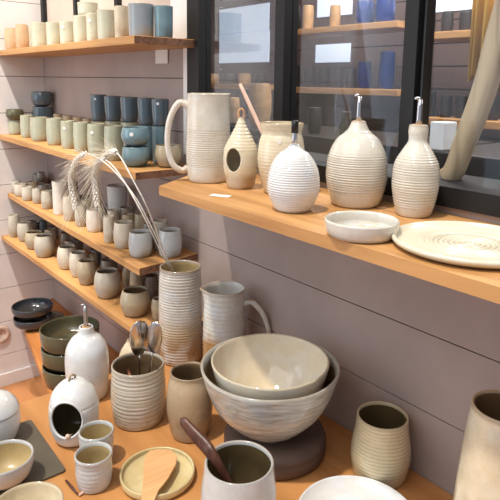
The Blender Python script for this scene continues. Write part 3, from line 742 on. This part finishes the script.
# two small cups
H = .078; loc, R = rim_place(79, 113.5, 430.5, ZT, H)
simple('cup', loc, R, H, [(.8,0),(.9,.08),(.96,.5),(1,1)], ['white_blue'], 'small white straight cup with straw inside, the back one of the pair', 'cup', ring=.0007, nr=8)
H = .078; loc, R = rim_place(75, 112, 453.5, ZT, H)
simple('cup', loc, R, H, [(.78,0),(.88,.06),(.97,.4),(.96,.8),(1,1)], ['white_blue'], 'small white ribbed cup in front of its twin, beside the slate', 'cup', ring=.0009, nr=8)
# crock
loc, R, H = tfit(111, 165, 351, 430, rb=.85, rt=.97)
t = simple('utensil_crock', loc, R, H, [(.86,0),(.93,.05),(1,.3),(1,.6),(.96,.85),(.96,1)], ['crock'], 'broad ribbed cream crock holding steel and wooden spoons', 'crock', ring=.0012, nr=16, inside='in_brown')
ck, ckR, ckH = loc, R, H
# spoons
def spoon(head_px, w_px, h_px, foot, y, label, mat='steel', facing=0, rot=0):
    hc = M(on(head_px[0], head_px[1], 1, y)[0]); t = on(head_px[0], head_px[1], 1, y)[1]
    W = w_px*t/FP*S/2*1.15; L = h_px*t/FP*S/2*1.12
    ax = (hc-foot).normalized()
    view = (M(CAM)-hc).normalized(); nrm = (view-ax*view.dot(ax)).normalized(); nrm = (Matrix.Rotation(math.radians(facing), 3, ax) @ nrm)
    sd = ax.cross(nrm)
    rt = empty('spoon', foot); tag(rt, label, 'spoon')
    bm = bmesh.new(); NU, NV = 14, 16; g = []
    for i in range(NV+1):
        v = -1+2*i/NV; row = []
        ww = W*math.sqrt(max(0, 1-v*v))*(1+.12*v)
        for j in range(NU+1):
            u = -1+2*j/NU
            dep = .35*W*(1-u*u)*(1-v*v)
            row.append(hc-foot+ax*v*L+sd*ww*u+nrm*dep)
        g.append([bm.verts.new(q) for q in row])
    for i in range(NV):
        for j in range(NU): bm.faces.new((g[i][j], g[i][j+1], g[i+1][j+1], g[i+1][j]))
    bmesh.ops.remove_doubles(bm, verts=bm.verts, dist=1e-6)
    o = link('spoon_bowl', bm, mat, rt); md = o.modifiers.new('thick', 'SOLIDIFY'); md.thickness = .0012
    bm = bmesh.new(); tip = hc-ax*L*.98-foot
    tube(bm, smooth_pts([Vector((0,0,0)), tip*.5+nrm*.002, tip+ax*.004], 5), [.0042]*5+[.0032]*5+[.0028], 10, flat=.6); link('handle', bm, mat, rt)
y = ck.y/S
spoon((139.5, 338.5), 18, 37, ck+Vector((-.010, .008, .012)), y-.005, 'large steel serving spoon standing head up in the crock, nearer the left', 'steel', facing=20)
spoon((154.5, 338), 15, 36, ck+Vector((.004, .014, .012)), y+.006, 'darker steel serving spoon standing head up in the crock, on the right', 'chrome', facing=-30)
def wspoon(head_px, r, foot, y, label, mat, wid=.02):
    hc = M(on(head_px[0], head_px[1], 1, y)[0]); rt = empty('wooden_spoon', foot); tag(rt, label, 'spoon')
    ax = (hc-foot).normalized()
    bm = bmesh.new(); P = [(hc-foot)+ax*v*r for v in (-1, -.8, -.4, 0, .4, .8, 1)]
    tube(bm, P, [wid*k for k in (.15, .55, .9, 1, .9, .55, .1)], 16, flat=1); link('spoon_head', bm, mat, rt)
    bm = bmesh.new(); tube(bm, [Vector((0,0,0)), (hc-foot)*.5, hc-foot-ax*r*.8], .005, 10); link('handle', bm, mat, rt)
wspoon((125, 361), .019, ck+Vector((.022, .0, .012)), y+.004, 'short reddish wooden spoon whose head rests against the left inside rim of the crock', 'redwood', .017)
# small vase behind the crock
p, tt = on(128, 365, 2, ZT+.1)
loc, R, H = tfit(117, 145, 339, 386, rb=.7, rt=.2); print('bud', loc, R, H)
simple('bud_vase', loc, R, H, [(.7,0),(.95,.2),(1,.45),(.75,.75),(.35,.95),(.3,1)], ['beige'], 'rounded beige vase mostly hidden behind the spoon crock', 'vase')
# tall vase
loc, R, H = tfit(158.5, 202, 260, 366, rb=.9, rt=.97)
TV, TVR, TVH = loc, R, H
simple('tall_vase', loc, R, H, [(.96,0),(1,.04),(1.0,.3),(.99,.6),(.97,.85),(.94,.96),(.95,1)], ['tallvase'], 'tall cylindrical ribbed cream vase holding dry wheat', 'vase', th=.006, ring=.0018, nr=34, inside='in_straw')
# pitcher with handle
loc, R, H = tfit(203, 246, 281, 372, rb=.9, rt=.95, y=-.1)
t = root('pitcher', loc, 'milky cream pitcher with curved handle between the tall vase and the big bowl', 'pitcher')
bm = bmesh.new(); lathe(bm, vessel_prof([(.88,0),(.96,.05),(1,.35),(.98,.7),(.93,.94),(.97,1)], R, H, .005, 6, .0008, 22), 64, .006, 3, spout=(dir_img(loc, 80), .012, H*.82, H)); link('body', bm, 'jug', t)
a = dir_img(loc, -82); c = Vector((math.cos(a), math.sin(a), 0))
bm = bmesh.new(); P = smooth_pts([hp(R*.9, H*.84), hp(R*1.3, H*.86), hp(R*1.85, H*.72), hp(R*2.12, H*.5), hp(R*1.9, H*.28), hp(R*1.4, H*.14), hp(R*.96, H*.12)], 6)
tube(bm, P, [.0105-.003*math.sin(math.pi*i/(len(P)-1)) for i in range(len(P))], 12); link('handle', bm, 'jug', t)
# brown jar
loc, R, H = tfit(166.5, 213, 362, 443, rb=.72, rt=.82)
simple('jar', loc, R, H, [(.72,0),(.82,.05),(.96,.3),(1,.5),(.95,.75),(.84,.94),(.85,1)], ['clayjar'], 'brown beige rounded beaker jar between the crock and the big bowl', 'jar')
# drum + bowls
loc, R, H = tfit(224, 326, 400, 481, rb=1, rt=.9)
H = .058; drum = loc
bm = bmesh.new(); lathe(bm, [(0,0),(R*.93,0),(R*.97,.004),(R,.012),(R*1.0,.03),(R*.985,.034),(R*1.0,.038),(R*.97,.05),(R*.88,H),(R*.5,H+.001),(0,H+.001)], 72, .006, 2)
tag(link('round_box', bm, 'drum', loc=loc), 'dark brown round box used as a stand under the large bowls', 'box')
zb = loc.z+H+.0015
p, tt = on(270, 367, 0, loc.x/S)   # rim centre seen on the stand's own axis
bx = loc.copy(); bx.z = zb
RB = 70*on(270, 367, 2, (zb/S+FLOOR)+.16)[1]/FP*S
pc = on(270, 368, 2, (zb/S+FLOOR)+.15)[0]
bx.x, bx.y = pc.x*S, min(pc.y*S, -RB-.004); HB = .158*S
print('bowl', bx, RB, HB, 'drum', loc, R)
simple('large_bowl', bx, RB, HB, [(.34,0),(.37,.03),(.55,.16),(.78,.42),(.93,.74),(1,1)], ['bigbowl'], 'largest cream bowl on the brown round stand, with a smaller bowl nested in it', 'bowl', th=.008, seg=96, ring=.0003, nr=9, inside='in_brown')
bi = bx.copy(); RI = 59.5/70*RB; bi.z = zb+.048; HI = HB+.014-.048
simple('nested_bowl', bi, RI, HI, [(.36,0),(.42,.04),(.66,.22),(.86,.5),(.96,.8),(1,1)], ['bowl_in'], 'pale cream bowl nested inside the largest bowl', 'bowl', th=.006, seg=96)
# ringed cup right of the bowl
loc, R, H = tfit(353, 412, 401, 492, rb=.82, rt=.86, ymax=-.07)
simple('cup', loc, R, H, [(.82,0),(.9,.05),(1,.3),(1,.5),(.9,.78),(.86,1)], ['ringcup'], 'straw coloured ringed cup standing near the wall right of the big bowl', 'cup', ring=.0009, nr=16, inside='in_olive')
# front jar with dark spoon
H = .17; loc, R = rim_place(204.5, 274, 462.5, ZT, H)
FJ, FR, FH = loc, R, H
simple('jar', loc, R*1.06, H, [(.75,0),(.86,.05),(1,.35),(1.03,.6),(.97,.86),(.94,1)], ['white_blue'], 'grey white jar at the bottom centre holding a dark wooden spoon', 'jar', th=.006, inside='in_olive')
foot = FJ+Vector((.02, .015, .06)); e1 = M(on(181, 418, 2, ZT+(FH+.055)/S)[0])
rimp = M(on(213, 459, 2, ZT+(FH+.004)/S)[0])
bm = bmesh.new(); mid2 = M(on(205, 447, 2, ZT+(FH+.018)/S)[0])
P = smooth_pts([Vector((0,0,0)), (rimp-foot)*.55, rimp+Vector((0,0,.006))-foot, mid2+Vector((0,0,.004))-foot, (mid2.lerp(e1, .5))-foot, e1-foot], 4)
nP = len(P); tube(bm, P, [.006+.0085*max(0, math.sin(math.pi*min(1, max(0, (i/(nP-1)-.15)/.95)))) if i < nP-1 else .003 for i in range(nP)], 12, flat=.6)
tag(link('wooden_spoon', bm, 'darkspoon', loc=foot), 'dark walnut spoon leaning out to the left of the bottom centre jar', 'spoon')
# small plate with spatula
H = .02; loc, R = rim_place(120.5, 194.5, 470.5, ZT, H)
simple('small_plate', loc, R, H, [(.86,0),(.95,.12),(1,.5),(1,1)], ['small_plate'], 'small straw coloured plate with upright rim and a spatula resting on it', 'plate', th=.005)
zp = ZT+(H+.006)/S
px = [(150,452),(160,450.5),(171,451.5),(177,457),(176,466),(168,480),(158,492),(152,506),(148,530),(139,530),(141,505),(143,485),(144,465),(146,456)]
q = [on_z(a, b, zp) for a, b in px]; o0 = sum(q, Vector())/len(q)
bm = bmesh.new(); prism(bm, [((v-o0).x, (v-o0).y) for v in q], 0, .005); bmesh.ops.bevel(bm, geom=list(bm.edges), offset=.0012, segments=2, affect='EDGES')
tag(link('spatula', bm, 'spatula', smooth=False, loc=o0), 'flat beech spatula lying across the small straw plate', 'spatula')
# white plate at the bottom right
H = .03; loc, R = rim_place(295, 419, 518, ZT, H)
simple('plate', loc, R, H, [(.5,0),(.62,.1),(.88,.55),(1,1)], ['white'], 'pale white plate cut by the bottom edge in front of the ringed cup', 'plate', th=.006, seg=96)
# tall vase at the right edge
yv = -.155; p, tt = on(506, 408, 1, yv); R = 33*tt/FP*S; H = (p.z-ZT)*S; loc = Vector((p.x*S, yv*S, zm(ZT)+.0005))
t = simple('tall_vase', loc, R*1.3, H, [(.86,0),(.95,.06),(1,.3),(.97,.55),(.86,.82),(.78,.96),(.77,1)], ['beige'], 'tall cream and beige vase cut by the right edge', 'vase', th=.006, inside='in_brown')
print('rvase', loc, R, H)
sticker(t, R*1.02, H, .9, dir_img(loc, 40), .006)
# little wooden sticks by the front cup
for i, (a, b, lab) in enumerate((((66, 482), (78, 496), 'thin dark brown wooden stick lying left of the front small cup'), ((79, 497), (86, 492), 'short pale wooden stick lying at the foot of the front small cup'))):
    A = on_z(*a, ZT)+Vector((0,0,.004)); B = on_z(*b, ZT)+Vector((0,0,.004)); bm = bmesh.new()
    tube(bm, [Vector((0,0,0)), (B-A)*.5, B-A], [.0025,.0035,.002], 8); tag(link('wooden_stick', bm, 'darkspoon' if i == 0 else 'pinkwood', loc=A), lab, 'stick')
# socket on the left wall
p = M(on(0, 334, 0, .0)[0]); rt = root('wall_socket', p+Vector((.001, 0, 0)), 'round cream wall socket low on the left wall at the picture edge', 'socket')
bm = bmesh.new(); lathe(bm, [(0,0),(.05,0),(.05,.012),(.044,.018),(.03,.02),(.028,.008),(0,.008)], 32); o = link('socket_plate', bm, 'socket', rt); o.rotation_euler = (0, math.pi/2, 0)
# ================================================================ WHEAT
def wheat(path, head_from, label, seed):
    rnd = random.Random(seed)
    pts = [M(on(px, py, 1, y)[0]) for px, py, y in path]
    P = [Vector(p) for p in smooth_pts(pts, 8)]
    o0 = P[0]; rt = empty('wheat_stalk', o0); tag(rt, label, 'wheat', 'dry wheat stalks in the tall vase')
    k0 = int(head_from*(len(P)-1))
    bm = bmesh.new(); tube(bm, [p-o0 for p in P[:k0+1]], [.0021]*(k0)+[.0014], 7); link('stem', bm, 'straw', rt)
    hb = bmesh.new(); ab = bmesh.new()
    H = P[k0:]; n = len(H)
    # resample head
    steps = 30
    for i in range(steps):
        f = i/(steps-1)*(n-1.001); j = int(f); p = H[j].lerp(H[j+1], f-j)-o0; d = (H[j+1]-H[j]).normalized()
        for sgn in (0, 1, 2, 3):
            ang = sgn*1.57+i*.8; s = d.cross(Vector((.3, .2, 1))).normalized(); s = Matrix.Rotation(ang, 3, d) @ s
            c0 = p+s*.0045; dirn = (d*1.0+s*.45).normalized()
            tube(hb, [c0, c0+dirn*.004, c0+dirn*.009, c0+dirn*.013], [.001, .0038, .003, .0005], 6)
            if i > 0:
                la = .05+.06*rnd.random()
                dv = (d*.9+s*.55+Vector((-.35, -.1, -.12))*.9+Vector((rnd.uniform(-.12,.12), rnd.uniform(-.12,.12), rnd.uniform(-.12,.12)))).normalized()
                tube(ab, [c0+dirn*.01, c0+dirn*.01+dv*la*.5, c0+dirn*.01+dv*la+Vector((0,0,-.004))], [.0006, .0005, .0003], 3, cap=False)
    link('ear', hb, 'straw', rt); link('awns', ab, 'awn', rt)
wheat([(172,272,-.135),(160,250,-.2),(143,215,-.26),(125,183,-.29),(113,166,-.30),(104,160,-.30),(97,165,-.30),(94.5,180,-.30),(97,204,-.30)], .62, 'dry bearded wheat stalk with the ear drooping in the middle of the bunch', 1)
wheat([(174,272,-.14),(158,240,-.21),(137,200,-.27),(115,172,-.30),(98,158,-.31),(85,154,-.31),(75,163,-.31),(71,182,-.31),(75,207,-.31)], .62, 'dry bearded wheat stalk with the ear drooping furthest left of the bunch', 2)
wheat([(170,272,-.13),(158,235,-.19),(146,205,-.25),(133,180,-.28),(124,163,-.29),(118,154,-.29),(112,152,-.29),(104,157,-.29),(98,163,-.29)], .66, 'dry wheat stalk with a short curled ear above the others', 3)
# ================================================================ BEYOND THE GLASS
def bshelf(px0, px1, py, y, label):
    a = on(px0, py, 1, y)[0]; b = on(px1, py, 1, y)[0]; z = (a.z+b.z)/2
    bm = bmesh.new(); box(bm, (a.x*S, y*S, zm(z-.03)), (b.x*S, (y+.22)*S, zm(z))); bevel(bm, .003)
    tag(link('display_shelf', bm, 'wood', smooth=False), label, 'shelf'); return z
def bpot(px0, px1, pyt, z, y, mat, label, group='pots behind the window', prof=TUM, name='pot'):
    xc = (px0+px1)/2; p, t = on(xc, pyt, 1, y); R = (px1-px0)/2*t/FP*S
    tag(pot(name, R, (p.z-z)*S, prof, mat, Vector((p.x*S, y*S, zm(z)+.0005)), th=.005, seg=24), label, 'pot', group)
yb = 1.15
zA = bshelf(279, 398, 26, yb, 'upper wooden shelf behind the middle window pane')
zB = bshelf(279, 398, 88, yb, 'lower wooden shelf behind the middle window pane')
zC = bshelf(196, 270, 84, yb, 'wooden shelf behind the left window pane')
zD = bshelf(416, 520, 30, yb, 'upper wooden shelf behind the right window pane')
zE = bshelf(416, 520, 120, yb, 'lower wooden shelf behind the right window pane')
for i, a in enumerate((290, 304, 318, 332, 345)): bpot(a, a+12, 66+i*.7, zB, yb+.1, 'backdark', 'dark brown pot on the lower shelf behind the middle pane, %s from the left' % ORD[i])
for i, a in enumerate((290, 303, 330)): bpot(a, a+11, 6, zA, yb+.1, 'backtan' if i else 'backdark', 'pot on the upper shelf behind the middle pane, %s from the left' % ORD[i])
for i, (a, b, t) in enumerate(((356, 375, 2), (376, 396, -4))): bpot(a, b, t, zA, yb+.1, 'backblue', 'cobalt blue jar on the upper shelf behind the middle pane, %s one' % ('left' if i == 0 else 'right'))
for i, (a, b, t) in enumerate(((352, 372, 62), (374, 396, 52))): bpot(a+6, b, t, zB, yb+.1, 'backblue', 'cobalt blue jar on the lower shelf behind the middle pane, %s one' % ('left' if i == 0 else 'right'))
for i, a in enumerate((206, 222, 238, 254)): bpot(a, a+13, 74, zC, yb+.1, 'backdark' if i % 2 else 'backtan', 'low pot on the shelf behind the left pane, %s from the left' % ORD[i])
for i, a in enumerate((424, 440, 456, 488)): bpot(a, a+13, 96 if i else 92, zE, yb+.1, 'backdark', 'dark pot on the lower shelf behind the right pane, %s from the left' % ORD[i])
for i, a in enumerate((424, 442, 460)): bpot(a, a+12, 12, zD, yb+.1, 'backdark', 'dark pot on the upper shelf behind the right pane, %s from the left' % ORD[i])
def bcard(x0, y0, x1, y1, y, mat, name, label, cat):
    a = on(x0, y0, 1, y)[0]; b = on(x1, y1, 1, y)[0]; o0 = M((a+b)/2)
    bm = bmesh.new(); box(bm, (-abs(b.x-a.x)/2*S, -.003, -abs(a.z-b.z)/2*S), (abs(b.x-a.x)/2*S, .003, abs(a.z-b.z)/2*S)); tag(link(name, bm, mat, smooth=False, loc=o0), label, cat)
bcard(206, 36, 269, 62, YB-.002, 'backpale', 'glowing_board', 'large glowing pale blue board on the wall behind the left window pane', 'board')
bcard(206, 12, 269, 30, YB-.002, 'backpale', 'glowing_board', 'narrow glowing pale board high behind the left window pane, above the other', 'board')
bcard(316, 45, 350, 62, YB-.002, 'backpale', 'paper_sheet', 'glowing white paper sheet on the wall between the shelves behind the middle pane', 'paper')
bcard(318, -8, 352, 14, YB-.002, 'backpale', 'paper_sheet', 'glowing white paper sheet above the upper shelf behind the middle pane', 'paper')
bcard(424, -30, 482, 8, YB-.002, 'backpale', 'glowing_board', 'glowing grey board at the top behind the right window pane', 'board')
# low white box and cabinet seen under the shelf level, just inside the glass
p0 = on(424, 150, 1, .3)[0]; p1 = on(456, 124, 1, .3)[0]
bm = bmesh.new(); box(bm, (p0.x*S, .3*S, zm(FLOOR)+.001), (4.0*S, .75*S, zm(p0.z))); bevel(bm, .004)
tag(link('cabinet', bm, 'backdark', smooth=False), 'dark low cabinet standing inside behind the right window pane', 'cabinet')
bm = bmesh.new(); box(bm, (p0.x*S, .32*S, zm(p0.z)+.001), (p1.x*S-.05, .38*S, zm(p1.z))); bevel(bm, .004)
tag(link('white_box', bm, 'paper', smooth=False), 'white cardboard box on the dark cabinet behind the right pane', 'box')
# amber jar, blue vases on dark bench behind panes
p0 = on(205, 150, 1, .55)[0]
bm = bmesh.new(); zb2 = on(240, 128, 1, .55)[0].z; box(bm, (-.55*S, .55*S, .001), (p1.x*S-.3, 1.0*S, zm(zb2))); bevel(bm, .004)
tag(link('bench', bm, 'backdark', smooth=False), 'long dark bench behind the left and middle window panes', 'bench')
bpot(248, 272, 84, zb2, .66, 'backtan', 'tall amber pot on the bench behind the left pane', None, BARREL)
for i, (a, b, t) in enumerate(((208, 222, 104), (226, 240, 98), (308, 322, 108), (340, 352, 112))): bpot(a, b, t, zb2, .66, 'backdark' if i != 1 else 'backtan', 'pot on the dark bench behind the window, %s from the left' % ORD[i])
# ochre cloth
bm = bmesh.new(); a = on(468, 60, 1, .35)[0]; b = on(496, 60, 1, .35)[0]; o0 = M(a)
g = []
zt_, zb_ = zm(.42), zm(on(485, 82, 1, .35)[0].z)
for i in range(21):
    u = i/20; x = u*(b.x-a.x)*S; yy = .014*math.sin(u*18)
    g.append((bm.verts.new((x, yy, zt_-o0.z)), bm.verts.new((x*.8+.005, yy*1.3, zb_-o0.z+.02*math.sin(u*5)))))
for A, B in zip(g, g[1:]): bm.faces.new((A[0], B[0], B[1], A[1]))
o = link('hanging_cloth', bm, 'yellow', loc=o0); o.modifiers.new('thick', 'SOLIDIFY').thickness = .003
tag(o, 'ochre yellow cloth hanging behind the driftwood branch', 'cloth')
# branch
path = [(447, 197), (455, 170), (466, 140), (478, 108), (489, 75), (499, 40), (510, 0), (522, -45)]
yl = .085
P = [M(on(a, b, 1, yl)[0]) for a, b in path]; P[0].z = zm(-.195)
P = [Vector(p) for p in smooth_pts(P, 5)]; o0 = P[0]
bm = bmesh.new(); tube(bm, [p-o0+Vector((.003*noise.noise(p*9), .003*noise.noise(p*9+Vector((5,0,0))), 0)) for p in P], [.0262+.0035*noise.noise(p*7)+.002*(i/len(P)) for i, p in enumerate(P)], 20)
tag(link('driftwood_branch', bm, 'log', loc=o0+Vector((0,0,.001))), 'thick weathered branch leaning behind the glass at the right edge', 'branch')
bm = bmesh.new(); box(bm, (WX*S, .06*S, zm(-.225)), (3.1*S, .16*S, zm(-.196)));tag(link('trim_3', bm, 'black', smooth=False), kind='structure')
# ================================================================ LIGHT
def lamp(name, kind, loc, energy, col, **k):
    l = bpy.data.lights.new(name, kind); l.energy = energy; l.color = col
    for a, v in k.items(): setattr(l, a, v)
    o = bpy.data.objects.new(name, l); C.objects.link(o); o.location = loc; return o
def aim(o, d): o.rotation_euler = Vector(d).to_track_quat('-Z', 'Y').to_euler()
s = lamp('sun', 'SUN', (2, -4, 5), 3.4, (1, .9, .76), angle=math.radians(2.5)); aim(s, (.02, .37, -1))
a = lamp('shop_light', 'AREA', (2.4, -1.9, 3.3), 44, (1, .97, .95), shape='RECTANGLE', size=3.0, size_y=1.6); aim(a, Vector((1.9, 0, 1.0))-a.location)
a = lamp('left_fill', 'AREA', (.6, -3.0, 1.6), 26, (.82, .9, 1), shape='RECTANGLE', size=1.6, size_y=2.0); aim(a, Vector((1.9, -.2, .9))-a.location)  # unseen cool fill added on the left to soften the shade
p0 = M(Vector((0, -.34, -.15))); sp_ = M(Vector((1.5, -1.12, 2.6)))
a = lamp('spot', 'SPOT', sp_, 620, (1, .93, .84), spot_size=math.radians(44), spot_blend=.5, shadow_soft_size=.05); aim(a, p0-sp_)
a = lamp('inside_light', 'AREA', (2.2, 1.1, zm(1.0)), 95, (1, .93, .88), shape='RECTANGLE', size=3.0, size_y=.6); aim(a, (0, .1, -1))
w = bpy.data.worlds.new('World'); bpy.context.scene.world = w; w.use_nodes = True
bg = w.node_tree.nodes['Background']; bg.inputs[0].default_value = (.86, .9, 1, 1); bg.inputs[1].default_value = .5
bpy.context.scene.view_settings.view_transform = 'Standard'
bpy.context.scene.view_settings.look = 'None'
bpy.context.scene.view_settings.exposure = -.22
